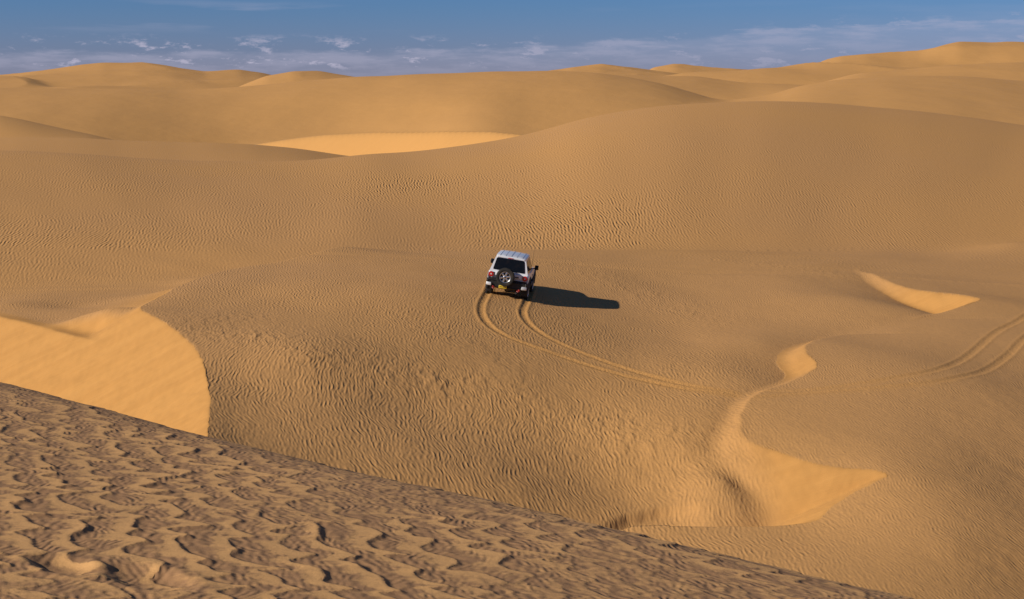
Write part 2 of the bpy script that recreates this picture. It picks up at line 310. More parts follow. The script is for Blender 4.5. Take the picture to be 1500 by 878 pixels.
def ground(x, y, detail=True):
    """height of the sand, and the masks slip, rut, lump, for arrays x, y"""
    sh = x.shape; x = x.ravel().astype(float); y = y.ravel().astype(float)
    r = np.hypot(x, y); az = np.arctan2(x, y); azc = np.clip(az, -.62, .62)
    t = np.tan(azc); D = r * np.cos(azc)
    near = (D < 112) & (np.abs(az) < 1.0) & (y > 10)
    h = far_height(t, D)
    sl = np.zeros_like(h)
    if near.any():
        hn, sn = near_height(x[near], y[near])
        w = sstep(112, 97, D[near]) * sstep(1.0, .75, np.abs(az[near])) * sstep(10, 16, y[near])
        hn = hn * w + -12.5 * (1 - w)
        h[near] = smax(hn, h[near], .5)
        sl[near] = sn * (hn > far_height(t[near], D[near]) - .1)
    T_ = FAR[3]; Dk_ = np.interp(t, T_['T'], T_['D']); Df_ = np.interp(t, T_['T'], T_['Df'])
    sl = np.maximum(sl, .8 * sstep(-1.5, 0, D - Df_) * sstep(.8, -.4, D - Dk_) * sstep(-.20, -.182, t) * sstep(.03, .0, t))  # paints sunlit brightness onto the far lens face
    a = np.clip((D - 70) / 400, 0, 1)
    h = h + (.05 + .9 * a) * (1 - .8 * sl) * fbm(x / (7 + 60 * a ** .7) , y / (9 + 90 * a ** .7), 3, 11)
    b = sstep(360, 480, D) * sstep(2500, 1200, D)
    h = h + b * (1.9 * (1 - np.abs(fbm(x / 115, y / 160 + .3 * x / 115, 2, 21))) ** 2 - 1.3)
    rut = np.zeros_like(h); lump = np.zeros_like(h)
    m = (D > 80) & (D < 130) & (np.abs(az) < .4)
    if m.any() and detail:
        for pts, w, a_ in LUMPS_FAR: lump[m] = np.maximum(lump[m], a_ * line_mask(x[m], y[m], pts, w))
    m = near & (D < 80) & (D > 30)
    if m.any():
        xm, ym = x[m], y[m]
        lm = np.zeros_like(xm)
        for pts, w, a_ in LUMPS: lm = np.maximum(lm, a_ * line_mask(xm, ym, pts, w))
        lm = lm * (1 - sl[m]) * np.clip(.8 + .7 * perlin(xm / 2.2, ym / 2.2, 31), .1, 1.3)
        lump[m] = lm
        rt = np.zeros_like(xm); hh = np.zeros_like(xm); flat = np.zeros_like(xm)
        for pts, a_, ww in TRACKS:
            d, _, _ = nearest(xm, ym, pts)
            mm = d < 1.0
            dm = d[mm]; wob = 1 + .45 * perlin(xm[mm] * 1.3, ym[mm] * 1.3, 3) + .5 * perlin(xm[mm] * 4.3, ym[mm] * 4.3, 13)
            e = np.hypot(xm[mm] - JX[0], ym[mm] - JX[1]); fl = .1 if a_ > .9 else .7; fade = sstep(.2, 3.5, e) * (1 - fl) + fl
            pr = -.030 * np.exp(-(dm / .115) ** 4) + .017 * np.exp(-((dm - .20) / .06) ** 2) * wob
            hh[mm] += a_ * pr * fade
            rt[mm] = np.maximum(rt[mm], a_ * np.exp(-(dm / .27) ** 4))
        rut[m] = rt
        if detail:
            # coarse ripple patches
            hl = .038 * tongues(xm, ym, .50, 41, wind=(.9, -.1), drop=.34)[0] + .018 * tongues(xm, ym, .28, 51, drop=.3)[0]
            hh = hh + lm * hl * (1 - rt)
            # small slump at the foot of the rippled flank
            h[m] += hh
    return h.reshape(sh), sl.reshape(sh), rut.reshape(sh), lump.reshape(sh)

def pick(u, v, D0=30., D1=110.):         # where the line of sight through a pixel meets the sand
    D = np.arange(D0, D1, .1); p = P(float(u), float(v), 1.0)
    x = p[0] * D; z = p[2] * D
    g = ground(x, D, False)[0]
    k = np.argmax(g >= z) if (g >= z).any() else len(D) - 1
    return np.array([x[k], D[k]])
def trace(pix): return chaikin(np.array([pick(*p) for p in pix]), 2)
LUMPS_FAR = [(trace(p), w, a) for p, w, a in [([(590,275),(660,285),(740,300),(850,325)], 5.5, 1.0), ([(60,355),(200,372),(300,385)], 4, .7)]]
LUMPS = [(trace(p), w, a) for p, w, a in LUMP_PIX]
JX = pick(1085, 579)
TRACKS = [(trace(p), a, w) for p, a, w in TRACK_PIX]

# ------------------------------------------------------------------ foreground dune
PL = (-1.40, .080, .125)
def fore_plane(x, y): return PL[0] - PL[1] * x - PL[2] * y
def pick_plane(u, v):
    a, b, c = ray(u, v); D = PL[0] / (c / b + PL[1] * a / b + PL[2]); return np.array([a / b * D, D])
FR_A = pick_plane(0, 565); FR_B = pick_plane(1300, 878)
_d = (FR_B - FR_A)[:2]; _d /= np.hypot(*_d); FR_N = np.array([-_d[1], _d[0]])
if FR_N[1] < 0: FR_N = -FR_N
GOUGES = [(95,832,.17,.030,-.7),(215,850,.22,.032,-.7)]
_G = [(pick_plane(u, v), w, dp, an) for u, v, w, dp, an in GOUGES]
_FR = {}
def fore_relief(x, y):
    if not _FR:
        dx = .010; gx = np.arange(-6.2, 4.6, dx); gy = np.arange(3.3, 14.5, dx); X, Y = np.meshgrid(gx, gy)
        sel = sstep(-.55, .15, perlin(X / 1.3, Y / 1.6, 77)) * (.25 + .75 * sstep(-4.6, -2.2, X))
        big, tb = tongues(X, Y, .22, 61, drop=.08, warp=.42, A=.62, wind=(.93, .37), width=1.4); mid, tm = tongues(X + 3, Y, .10, 71, drop=.15, A=.6, wind=(.95, .1))
        calm = 1 - .8 * sel * sstep(.35, .75, tb)
        hol = -.22 * np.exp(-((tb - .12) / .13) ** 2) * (tb > 0)
        rel = .0195 * (big + hol) * (.4 + .6 * sel) + .0055 * mid * calm
        for it in range(9):                              # let the steep edges slump to the angle of repose
            k = .52 * dx
            for ax in (0, 1):
                for sg in (1, -1): rel = np.maximum(rel, np.roll(rel, sg, ax) - k)
            for s1 in (1, -1):
                for s2 in (1, -1): rel = np.maximum(rel, np.roll(np.roll(rel, s1, 0), s2, 1) - k * 1.414)
        for it in range(1):
            for ax in (0, 1): rel = .25 * np.roll(rel, 1, ax) + .5 * rel + .25 * np.roll(rel, -1, ax)
        nz = .22 * perlin(X / .11, Y / .09, 83) + .2 * perlin(X / .035, Y / .04, 84)
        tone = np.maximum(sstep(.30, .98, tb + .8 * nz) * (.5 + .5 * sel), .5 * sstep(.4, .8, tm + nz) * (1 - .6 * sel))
        rel = rel + .0006 * perlin(X / .04, Y / .05, 81) * calm
        _FR.update(dx=dx, x0=gx[0], y0=gy[0], n=X.shape, r=rel, t=tone)
    q = _FR; u = (x - q['x0']) / q['dx']; v = (y - q['y0']) / q['dx']; ny, nx = q['n']
    m = sstep(0, 80, np.minimum(np.minimum(u, nx - 2 - u), np.minimum(v, ny - 2 - v)))
    u = np.clip(u, 0, nx - 2.001); v = np.clip(v, 0, ny - 2.001); i = u.astype(int); j = v.astype(int); fu = u - i; fv = v - j
    def smp(g): return (g[j, i] * (1 - fu) + g[j, i + 1] * fu) * (1 - fv) + (g[j + 1, i] * (1 - fu) + g[j + 1, i + 1] * fu) * fv
    return smp(q['r']) * m, smp(q['t']) * m + .45 * (1 - m)
def foreground(x, y, detail=True):
    tone = 0
    s = (x - FR_A[0]) * FR_N[0] + (y - FR_A[1]) * FR_N[1]          # beyond the crest line: positive
    s = s + .05 * perlin(x / 1.7, y / 1.7, 9) - .12
    h = fore_plane(x, y)
    w = .9
    drop = .48 * (np.sqrt(np.maximum(s + .35, 0) ** 2 + w * w) - w)
    h = h - drop
    back = np.maximum(-y - 1.0, 0)
    h = np.where(x < -4, h + PL[1] * (x + 4) * sstep(-4, -30, x) * 1.5, h)
    h = h - .22 * back * sstep(0, 25, back)
    h = h + .012 * perlin(x / 1.9, y / 1.9, 4) + .03 * perlin(x / 5, y / 5, 5)
    if detail:
        rl, tone = fore_relief(x, y)
        h = h + rl
        for (gx, gy), w_, dp, an in _G:
            dx = x - gx; dy = y - gy; c, s_ = math.cos(an), math.sin(an)
            a = (c * dx + s_ * dy) / w_; b = (-s_ * dx + c * dy) / (w_ * .55)
            rr = a * a + b * b
            h = h - dp * np.exp(-rr ** 2) + dp * .18 * np.exp(-((np.sqrt(rr) - 1.35) / .3) ** 2)
    return h, tone

# ------------------------------------------------------------------ meshes
def grid_mesh(name, X, Y, Z, attrs, closed=False):
    n, m = X.shape
    co = np.stack([X, Y, Z + Z0], -1).reshape(-1, 3).astype(np.float32)
    i = np.arange(n - 1)[:, None] * m; j = np.arange(m if closed else m - 1)[None]
    j2 = (j + 1) % m
    q = np.stack([i + j, i + j2, i + m + j2, i + m + j], -1).reshape(-1, 4)
    me = bpy.data.meshes.new(name)
    me.vertices.add(len(co)); me.vertices.foreach_set('co', co.ravel())
    me.loops.add(q.size); me.loops.foreach_set('vertex_index', q.ravel().astype(np.int32))
    me.polygons.add(len(q)); me.polygons.foreach_set('loop_start', np.arange(0, q.size, 4, dtype=np.int32))
    me.update(calc_edges=True)
    me.polygons.foreach_set('use_smooth', np.ones(len(q), bool))
    for k, v in attrs.items():
        at = me.attributes.new(k, 'FLOAT', 'POINT'); at.data.foreach_set('value', v.ravel().astype(np.float32))
    o = bpy.data.objects.new(name, me); COL.objects.link(o)
    return o

def build_ground(mat):
    fine = np.deg2rad(np.arange(-22.5, 22.5, .036 / QUALITY))
    l = -np.deg2rad(22.5 + 157.5 * (np.linspace(0, 1, 110)[1:-1]) ** 1.8)
    az = np.concatenate([l[::-1], fine, -l, [math.pi]])
    # radii: about one ring per picture row
    r = [14.0]
    while r[-1] < 9000:
        a = r[-1]
        if a < 31: s = .35
        elif a < 95: s = .00042 * a * a / 10.0 + .012
        elif a < 240: s = min(.00052 * a * a / 8, .9)
        elif a < 2200: s = a * .0075
        else: s = a * .05
        r.append(a + s / QUALITY)
    r = np.array(r)
    AZ, RR = np.meshgrid(az, r)
    # rings follow constant forward distance inside the view
    X = np.sin(AZ) * RR; Y = np.cos(AZ) * RR
    H = np.empty_like(X); SL = np.empty_like(X); RU = np.empty_like(X); LU = np.empty_like(X)
    for k in range(0, len(r), 40):
        H[k:k+40], SL[k:k+40], RU[k:k+40], LU[k:k+40] = ground(X[k:k+40], Y[k:k+40])
    # feather the slip mask a little
    o = grid_mesh('ground', X, Y, H, {'slip': SL, 'rut': RU, 'lump': LU}, closed=True)
    o.data.materials.append(mat); o['kind'] = 'structure'; o['label'] = 'wide field of rippled orange sand dunes with curved slip faces reaching the horizon'
    print('ground', X.shape)
    return o

def build_foreground(mat):
    fine = np.deg2rad(np.arange(-25, 25, .04 / QUALITY))
    l = -np.deg2rad(25 + 155 * (np.linspace(0, 1, 70)[1:-1]) ** 1.6)
    az = np.concatenate([l[::-1], fine, -l, [math.pi]])
    r = [.15]
    while r[-1] < 60:
        a = r[-1]; s = .25 if a < 3.2 else (.00042 * a * a / 1.3 if a < 22 else .8)
        r.append(a + s / QUALITY)
    AZ, RR = np.meshgrid(az, np.array(r)); X = np.sin(AZ) * RR; Y = np.cos(AZ) * RR
    H = np.empty_like(X)
    TN = np.empty_like(X)
    for k in range(0, len(r), 100): H[k:k+100], TN[k:k+100] = foreground(X[k:k+100], Y[k:k+100])
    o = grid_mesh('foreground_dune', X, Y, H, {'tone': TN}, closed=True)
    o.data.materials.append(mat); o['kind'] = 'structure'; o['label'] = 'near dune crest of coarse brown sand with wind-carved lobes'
    print('fore', X.shape)
    return o
# ------------------------------------------------------------------ materials
class NT:
    def __init__(s, name):
        s.m = bpy.data.materials.new(name); s.m.use_nodes = True; s.t = s.m.node_tree
        s.b = s.t.nodes['Principled BSDF']
    def n(s, typ, props=None, **ins):
        nd = s.t.nodes.new(typ)
        for k, v in (props or {}).items(): setattr(nd, k, v)
        for k, v in ins.items():
            key = int(k[1:]) if k[0] == 'i' and k[1:].isdigit() else k.replace('_', ' ')
            s.set(nd.inputs[key], v)
        return nd
    def set(s, inp, v):
        if hasattr(v, 'is_output') or isinstance(v, bpy.types.NodeSocket): s.t.links.new(v, inp)
        else: inp.default_value = v
    def math(s, op, a, b=0.0, c=0.0, clamp=False):
        nd = s.t.nodes.new('ShaderNodeMath'); nd.operation = op; nd.use_clamp = clamp
        s.set(nd.inputs[0], a); s.set(nd.inputs[1], b); s.set(nd.inputs[2], c); return nd.outputs[0]
    def mix(s, f, a, b):
        nd = s.t.nodes.new('ShaderNodeMix'); nd.data_type = 'RGBA'
        s.set(nd.inputs[0], f); s.set(nd.inputs[6], a); s.set(nd.inputs[7], b); return nd.outputs[2]
    def rng(s, v, a, b, c=0., d=1.):
        nd = s.n('ShaderNodeMapRange', {'interpolation_type': 'SMOOTHSTEP'}); 
        for i, q in enumerate((v, a, b, c, d)): s.set(nd.inputs[i], q)
        return nd.outputs[0]
    def attr(s, name): return s.n('ShaderNodeAttribute', {'attribute_name': name}).outputs['Fac']
    def noise(s, vec, scale, detail=2.0, rough=.5):
        return s.n('ShaderNodeTexNoise', {}, Vector=vec, Scale=scale, Detail=detail, Roughness=rough).outputs['Fac']
    def gabor(s, vec, scale, orient, aniso=1.0, freq=2.0):
        g = s.n('ShaderNodeTexGabor', {'gabor_type': '2D'})
        s.set(g.inputs['Vector'], vec); s.set(g.inputs['Scale'], scale); s.set(g.inputs['Frequency'], freq)
        s.set(g.inputs['Anisotropy'], aniso); s.set(g.inputs['Orientation'], orient)
        return g.outputs['Value']

def sand_ground():
    M = NT('dune_sand'); b = M.b
    tc = M.n('ShaderNodeTexCoord').outputs['Object']
    sep = M.n('ShaderNodeSeparateXYZ', {}, Vector=tc)
    flat = M.n('ShaderNodeCombineXYZ', {}, X=sep.outputs[0], Y=sep.outputs[1]).outputs[0]
    D = M.n('ShaderNodeVectorMath', {'operation': 'LENGTH'}, i0=flat).outputs['Value']
    slip, rut, lump = M.attr('slip'), M.attr('rut'), M.attr('lump')
    # warp
    nv = M.n('ShaderNodeTexNoise', {}, Vector=flat, Scale=.55, Detail=2.0)
    w = M.n('ShaderNodeVectorMath', {'operation': 'MULTIPLY_ADD'}, i0=nv.outputs['Color'], i1=(.5, .5, 0), i2=flat).outputs[0]
    n_or = M.noise(flat, .10, 1.0)
    n_or2 = M.noise(flat, .6, 2.0)
    orient = M.math('ADD', M.math('MULTIPLY', M.math('SUBTRACT', n_or, .5), 1.1), M.math('ADD', M.math('MULTIPLY', M.math('SUBTRACT', n_or2, .5), .55), .18))
    def sub(k): return M.math('SUBTRACT', slip, k)
    noslip = M.math('SUBTRACT', 1.0, M.math('MULTIPLY', slip, 1.0, clamp=True), clamp=True)
    norut = M.math('SUBTRACT', 1.0, rut, clamp=True)
    patch = M.rng(M.noise(flat, .09, 2.0), .32, .6, .45, 1.15)
    # class weights by distance: short ripples near and right, longer on the far flank
    wB = M.rng(D, 70, 84); wA = M.math('SUBTRACT', 1.0, wB)
    wC = M.rng(D, 175, 110)
    side = M.rng(sep.outputs[0], 6.0, 10.0)
    gs = M.gabor(w, 1 / .105 / 2.0, orient, .93)
    gm = M.gabor(w, 1 / .15 / 2.0, orient, 1.0)
    gl = M.gabor(flat, 1 / .22 / 2.0, orient, .95)
    gm = M.math('POWER', gm, 1.8); gs = M.math('POWER', gs, 1.5)
    def c(v): return M.math('SUBTRACT', v, .5)
    hs = M.math('MULTIPLY', c(gs), M.math('MULTIPLY', wA, .011))
    hm = M.math('MULTIPLY', c(gm), M.math('MULTIPLY', M.math('MULTIPLY', wA, M.math('SUBTRACT', 1.0, M.math('MULTIPLY', side, .8))), .021))
    hl = M.math('MULTIPLY', c(gl), M.math('MULTIPLY', M.math('MULTIPLY', wB, wC), M.math('MULTIPLY_ADD', lump, .05, .028)))
    hh = M.math('ADD', M.math('ADD', hs, hm), hl)
    hh = M.math('MULTIPLY', hh, M.math('MULTIPLY', M.math('MULTIPLY', noslip, norut), patch))
    rough = M.noise(flat, 3.3, 4.0, .65)
    hh = M.math('ADD', hh, M.math('MULTIPLY', c(rough), M.math('ADD', M.math('MULTIPLY', noslip, .02), M.math('MULTIPLY', lump, .02))))
    # streaks down the slip faces and churned sand in the ruts
    st = M.n('ShaderNodeMapping', {}, Vector=flat, Rotation=(0, 0, .35), Scale=(.16, 1.3, 1))
    stn = M.noise(st.outputs[0], 1.0, 5.0, .6)
    hh = M.math('ADD', hh, M.math('MULTIPLY', c(stn), M.math('MULTIPLY', slip, .07)))
    hh = M.math('ADD', hh, M.math('MULTIPLY', c(M.noise(flat, .06, 4.0, .5)), M.math('MULTIPLY', M.rng(D, 130, 260), .5)))
    hh = M.math('ADD', hh, M.math('MULTIPLY', c(M.noise(flat, 9.0, 3.0)), M.math('MULTIPLY', rut, .04)))
    bump = M.n('ShaderNodeBump', {}, Height=hh, Strength=1.0, Distance=1.0)
    M.t.links.new(bump.outputs[0], b.inputs['Normal'])
    # colour: coarse brown grains on the wind-packed flats, sunlit brightness painted on slip faces, clean orange grains in the fresh ruts
    big = M.rng(M.noise(flat, .035, 3.0), .3, .7)
    base = M.mix(big, COL_SAND_A, COL_SAND_B)
    speck = M.rng(M.noise(flat, 6.0, 3.0, .7), .42, .72)
    base = M.mix(M.math('MULTIPLY', speck, .35), base, COL_SAND_C)
    sunlit_fresh = M.math('MAXIMUM', M.math('MULTIPLY', slip, 1.0), M.math('MULTIPLY', rut, .55), clamp=True)  # slip share paints in sunlight, rut share is turned-up sand
    base = M.mix(sunlit_fresh, base, M.mix(M.rng(stn, .35, .65), COL_SLIP, COL_SLIP2))
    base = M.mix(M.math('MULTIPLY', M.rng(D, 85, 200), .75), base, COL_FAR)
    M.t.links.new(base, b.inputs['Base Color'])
    b.inputs['Roughness'].default_value = .95; b.inputs['Specular IOR Level'].default_value = .15
    return M.m

def sand_fore():
    M = NT('coarse_sand'); b = M.b
    tc = M.n('ShaderNodeTexCoord').outputs['Object']
    sep = M.n('ShaderNodeSeparateXYZ', {}, Vector=tc)
    flat = M.n('ShaderNodeCombineXYZ', {}, X=sep.outputs[0], Y=sep.outputs[1]).outputs[0]
    st = M.n('ShaderNodeMapping', {}, Vector=flat, Rotation=(0, 0, .3), Scale=(1.0, 2.0, 1)).outputs[0]
    n1 = M.noise(st, 7.0, 5.0, .72); n2 = M.noise(flat, 42.0, 3.0, .7); n3 = M.noise(flat, .9, 3.0, .6)
    nv = M.n('ShaderNodeTexNoise', {}, Vector=flat, Scale=2.2, Detail=2.0)
    w = M.n('ShaderNodeVectorMath', {'operation': 'MULTIPLY_ADD'}, i0=nv.outputs['Color'], i1=(.25, .25, 0), i2=flat).outputs[0]
    gs = M.gabor(w, 1 / .045 / 2.0, M.math('ADD', M.math('MULTIPLY', M.noise(flat, 1.4, 2.0), 2.2), -.9), .75)
    ch = M.math('SUBTRACT', gs, .5)
    calm = M.rng(M.noise(flat, 2.6, 2.0), .42, .62)
    h = M.math('ADD', M.math('MULTIPLY', M.math('MULTIPLY', ch, M.rng(M.attr('tone'), .7, .2)), .007), M.math('MULTIPLY', n1, .006))
    h = M.math('ADD', h, M.math('MULTIPLY', n2, .0022))
    bump = M.n('ShaderNodeBump', {}, Height=h, Strength=1.0, Distance=1.0)
    M.t.links.new(bump.outputs[0], b.inputs['Normal'])
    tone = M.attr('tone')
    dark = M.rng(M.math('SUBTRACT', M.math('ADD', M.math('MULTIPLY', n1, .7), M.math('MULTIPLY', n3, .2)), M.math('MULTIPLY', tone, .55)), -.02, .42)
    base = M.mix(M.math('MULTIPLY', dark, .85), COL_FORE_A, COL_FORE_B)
    M.t.links.new(base, b.inputs['Base Color'])
    b.inputs['Roughness'].default_value = .95; b.inputs['Specular IOR Level'].default_value = .15
    return M.m
COL_SAND_A = (.535, .283, .108, 1); COL_SAND_B = (.570, .296, .100, 1); COL_SAND_C = (.42, .224, .096, 1)
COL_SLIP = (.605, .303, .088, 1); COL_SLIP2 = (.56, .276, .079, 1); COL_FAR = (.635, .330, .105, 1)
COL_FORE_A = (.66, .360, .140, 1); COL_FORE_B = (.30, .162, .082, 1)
# ------------------------------------------------------------------ the off-road car
def simple_mat(name, col, rough=.5, metal=0., coat=0., dust=0., spec=.5):
    M = NT(name); b = M.b
    tc = M.n('ShaderNodeTexCoord').outputs['Object']
    n = M.noise(tc, 5.0, 4.0, .65)
    z = M.n('ShaderNodeSeparateXYZ', {}, Vector=tc).outputs[2]
    f = M.math('MULTIPLY', M.rng(n, .4, .75), dust, clamp=True)
    c = M.mix(f, tuple(col) + (1,), (.42, .27, .14, 1))
    M.t.links.new(c, b.inputs['Base Color'])
    M.t.links.new(M.math('ADD', M.math('MULTIPLY', f, .5), rough, clamp=True), b.inputs['Roughness'])
    b.inputs['Metallic'].default_value = metal; b.inputs['Coat Weight'].default_value = coat
    b.inputs['Specular IOR Level'].default_value = spec
    return M.m
m_white = simple_mat('white_paint', (.82, .83, .86), .32, 0, .5, .24)
m_black = simple_mat('black_cladding', (.012, .012, .013), .6, 0, 0, .05)
m_glass = simple_mat('tinted_glass', (.006, .007, .009), .08, 0, 0, .02, .25)
m_rub = simple_mat('tyre_rubber', (.014, .014, .014), .8, 0, 0, .10)
m_alloy = simple_mat('alloy', (.72, .73, .75), .28, .9, 0, .05)
m_silver = simple_mat('silver_bumper_paint', (.74, .75, .77), .35, .2, .3, .10)
m_red = simple_mat('red_lens', (.52, .012, .018), .18, 0, .5, .03)
m_redp = simple_mat('red_hook_paint', (.42, .02, .02), .4, 0, 0, .12)
m_amber = simple_mat('clear_lens', (.75, .72, .68), .15, 0, .4, .03)
m_plate = simple_mat('yellow_plate', (.85, .60, .04), .4, 0, 0, .05)
m_ink = simple_mat('plate_ink', (.04, .035, .03), .5)
m_metal = simple_mat('dark_metal', (.09, .085, .08), .5, .6, 0, .25)
m_rib_shade = simple_mat('roof_rib_shade', (.52, .55, .62), .5, 0, 0, .05)  # blue-grey puts the shade along the roof ribs into colour

class MB:
    def __init__(s): s.bm = bmesh.new()
    def box(s, c, d, rot=None, bevel=0.0, taper=None):
        r = bmesh.ops.create_cube(s.bm, size=1.0); vs_ = r['verts']
        for v in vs_:
            if taper:
                if v.co.z > 0: v.co.x *= taper[0]; v.co.y *= taper[1]
            v.co = Vector((v.co.x * d[0], v.co.y * d[1], v.co.z * d[2]))
        if bevel:
            es = list({e for v in vs_ for e in v.link_edges})
            g_ = bmesh.ops.bevel(s.bm, geom=es, offset=bevel, segments=2, affect='EDGES', profile=.5)
            vs_ = list({v for v in g_['verts']} | {v for v in vs_ if v.is_valid})
            vs_ = list({v for f in g_['faces'] for v in f.verts} | {v for v in vs_ if v.is_valid})
        if rot is not None:
            M_ = rot.to_matrix() if hasattr(rot, 'to_matrix') else rot
            for v in vs_: v.co = M_ @ v.co
        for v in vs_: v.co += Vector(c)
        return s
    def lathe(s, prof, c, axis='x', n=40, rot=None):
        """prof: list of (radius, along) closed or open; revolve round the axis"""
        rings = []
        for i in range(n):
            a = 2 * math.pi * i / n; ring = []
            for r, h in prof:
                p = Vector((h, r * math.cos(a), r * math.sin(a))) if axis == 'x' else (Vector((r * math.cos(a), h, r * math.sin(a))) if axis == 'y' else Vector((r * math.cos(a), r * math.sin(a), h)))
                if rot is not None: p = rot @ p
                ring.append(s.bm.verts.new(p + Vector(c)))
            rings.append(ring)
        for i in range(n):
            A, B = rings[i], rings[(i + 1) % n]
            for j in range(len(prof) - 1):
                try: s.bm.faces.new((A[j], B[j], B[j + 1], A[j + 1]))
                except ValueError: pass
        return s
    def loft(s, rings, cap=True, closed=True):
        R_ = [[s.bm.verts.new(p) for p in r] for r in rings]
        for a, b in zip(R_[:-1], R_[1:]):
            n = len(a)
            for j in range(n if closed else n - 1): s.bm.faces.new((a[j], a[(j + 1) % n], b[(j + 1) % n], b[j]))
        if cap: s.bm.faces.new(R_[0][::-1]); s.bm.faces.new(R_[-1])
        return s
    def slab(s, pts, t, inset=0.0, corner=0.0):
        """a panel with thickness t along its normal, from its corner points; optional rounded corners"""
        P_ = [Vector(p) for p in pts]; c = sum(P_, Vector()) / len(P_)
        nrm = (P_[1] - P_[0]).cross(P_[-1] - P_[0]).normalized()
        if inset:
            P_ = [p + (c - p).normalized() * inset for p in P_]
        if corner:
            Q = []
            for i, p in enumerate(P_):
                a = P_[i - 1] - p; b = P_[(i + 1) % len(P_)] - p
                ca = min(corner, a.length * .4); cb = min(corner, b.length * .4)
                p0 = p + a.normalized() * ca; p1 = p + b.normalized() * cb
                for k in range(4):
                    u = k / 3; Q.append((1 - u) ** 2 * p0 + 2 * u * (1 - u) * p + u * u * p1)
            P_ = Q
        s.loft([[p - nrm * .004 for p in P_], [p + nrm * t for p in P_]])
        return s
    def tube(s, pts, r, n=8):
        pts = [Vector(p) for p in pts]; rings = []
        for i, p in enumerate(pts):
            d_ = (pts[min(i + 1, len(pts) - 1)] - pts[max(i - 1, 0)]).normalized()
            q = d_.to_track_quat('Z', 'Y')
            rings.append([p + q @ Vector((r * math.cos(2 * math.pi * k / n), r * math.sin(2 * math.pi * k / n), 0)) for k in range(n)])
        return s.loft(rings)
    def build(s, name, mat, parent, smooth=True):
        bmesh.ops.recalc_face_normals(s.bm, faces=s.bm.faces)
        me = bpy.data.meshes.new(name); s.bm.to_mesh(me); s.bm.free()
        if smooth:
            me.polygons.foreach_set('use_smooth', [True] * len(me.polygons))
            try: me.set_sharp_from_angle(angle=R(35))
            except Exception: pass
        me.materials.append(mat)
        o = bpy.data.objects.new(name, me); COL.objects.link(o); o.parent = parent
        return o

car = bpy.data.objects.new('off_road_car', None); COL.objects.link(car)
car['label'] = 'white boxy off-road car with black bumpers and rear spare wheel climbing the sand'
car['category'] = 'car'

# --- body: lofted along its length, wheel arches cut out
def rr(y, hw, z0, z1, tuck=.05, crown=.0, r=.07):
    """cross-section ring at y: rounded box, sides bulge slightly at mid height"""
    zm = z0 + (z1 - z0) * .55
    return [Vector((-hw + tuck + r, y, z0)), Vector((hw - tuck - r, y, z0)), Vector((hw - tuck, y, z0 + r)), Vector((hw, y, zm - .05)), Vector((hw, y, zm + .12)),
            Vector((hw - .025, y, z1 - .05)), Vector((hw - .07, y, z1)), Vector((hw * .5, y, z1 + crown)), Vector((0, y, z1 + crown * 1.3)), Vector((-hw * .5, y, z1 + crown)),
            Vector((-hw + .07, y, z1)), Vector((-hw + .025, y, z1 - .05)), Vector((-hw, y, zm + .12)), Vector((-hw, y, zm - .05)), Vector((-hw + tuck, y, z0 + r))]
def arch_cut(obj_):
    b = MB()
    for y in (-1.30, 1.39):
        b.lathe([(.0, -1.3), (.50, -1.3), (.50, -.52), (0, -.52)], (0, y, .43), 'x', 36)
        b.lathe([(.0, .52), (.50, .52), (.50, 1.3), (0, 1.3)], (0, y, .43), 'x', 36)
    bmesh.ops.remove_doubles(b.bm, verts=b.bm.verts, dist=1e-4)
    c = b.build('cutter', m_black, None)
    md = obj_.modifiers.new('cut', 'BOOLEAN'); md.operation = 'DIFFERENCE'; md.object = c; md.solver = 'EXACT'
    dg = bpy.context.evaluated_depsgraph_get(); ev = obj_.evaluated_get(dg)
    me = bpy.data.meshes.new_from_object(ev); obj_.modifiers.clear(); obj_.data = me
    cm = c.data; bpy.data.objects.remove(c); bpy.data.meshes.remove(cm)
b = MB()
b.loft([rr(-2.06, .86, .80, 1.10, .02), rr(-2.12, .89, .74, 1.08, .02), rr(-2.02, .915, .62, 1.13, .03), rr(-1.4, .925, .60, 1.14), rr(.2, .925, .58, 1.14), rr(.95, .925, .60, 1.12, .05, .02),
        rr(1.3, .92, .62, 1.09, .05, .05), rr(1.9, .90, .64, 1.05, .05, .05), rr(2.18, .86, .66, .99, .05, .04), rr(2.28, .80, .70, .92, .05, .02)])
body = b.build('body', m_white, car); arch_cut(body)
body.data.polygons.foreach_set('use_smooth', [True] * len(body.data.polygons))
body.data.set_sharp_from_angle(angle=R(35))

# cabin: windscreen raked little, sides leaning in
CB = dict(yr0=-2.06, yr1=-1.93, yf0=.72, yf1=.36, w0=.865, w1=.665, z0=1.10, z1=1.74)
def cab(u, v, w):   # u: 0 rear .. 1 front, v: 0 bottom .. 1 top, w: -1 .. 1 across
    c = CB; y = (c['yr0'] + (c['yr1'] - c['yr0']) * v) * (1 - u) + (c['yf0'] + (c['yf1'] - c['yf0']) * v) * u
    return Vector((w * (c['w0'] + (c['w1'] - c['w0']) * v) * (1 - .04 * u), y, c['z0'] + (c['z1'] - c['z0']) * v))
b = MB()
def ring(u):
    o_ = [cab(u, 0, -1), cab(u, 0, 1), cab(u, .55, 1), cab(u, .9, 1), cab(u, .985, .965), cab(u, 1, .90), cab(u, 1, -.90), cab(u, .985, -.965), cab(u, .9, -1), cab(u, .55, -1)]
    return o_
b.loft([ring(u) for u in (0, .05, .5, .95, 1)])
b.build('cabin', m_white, car)
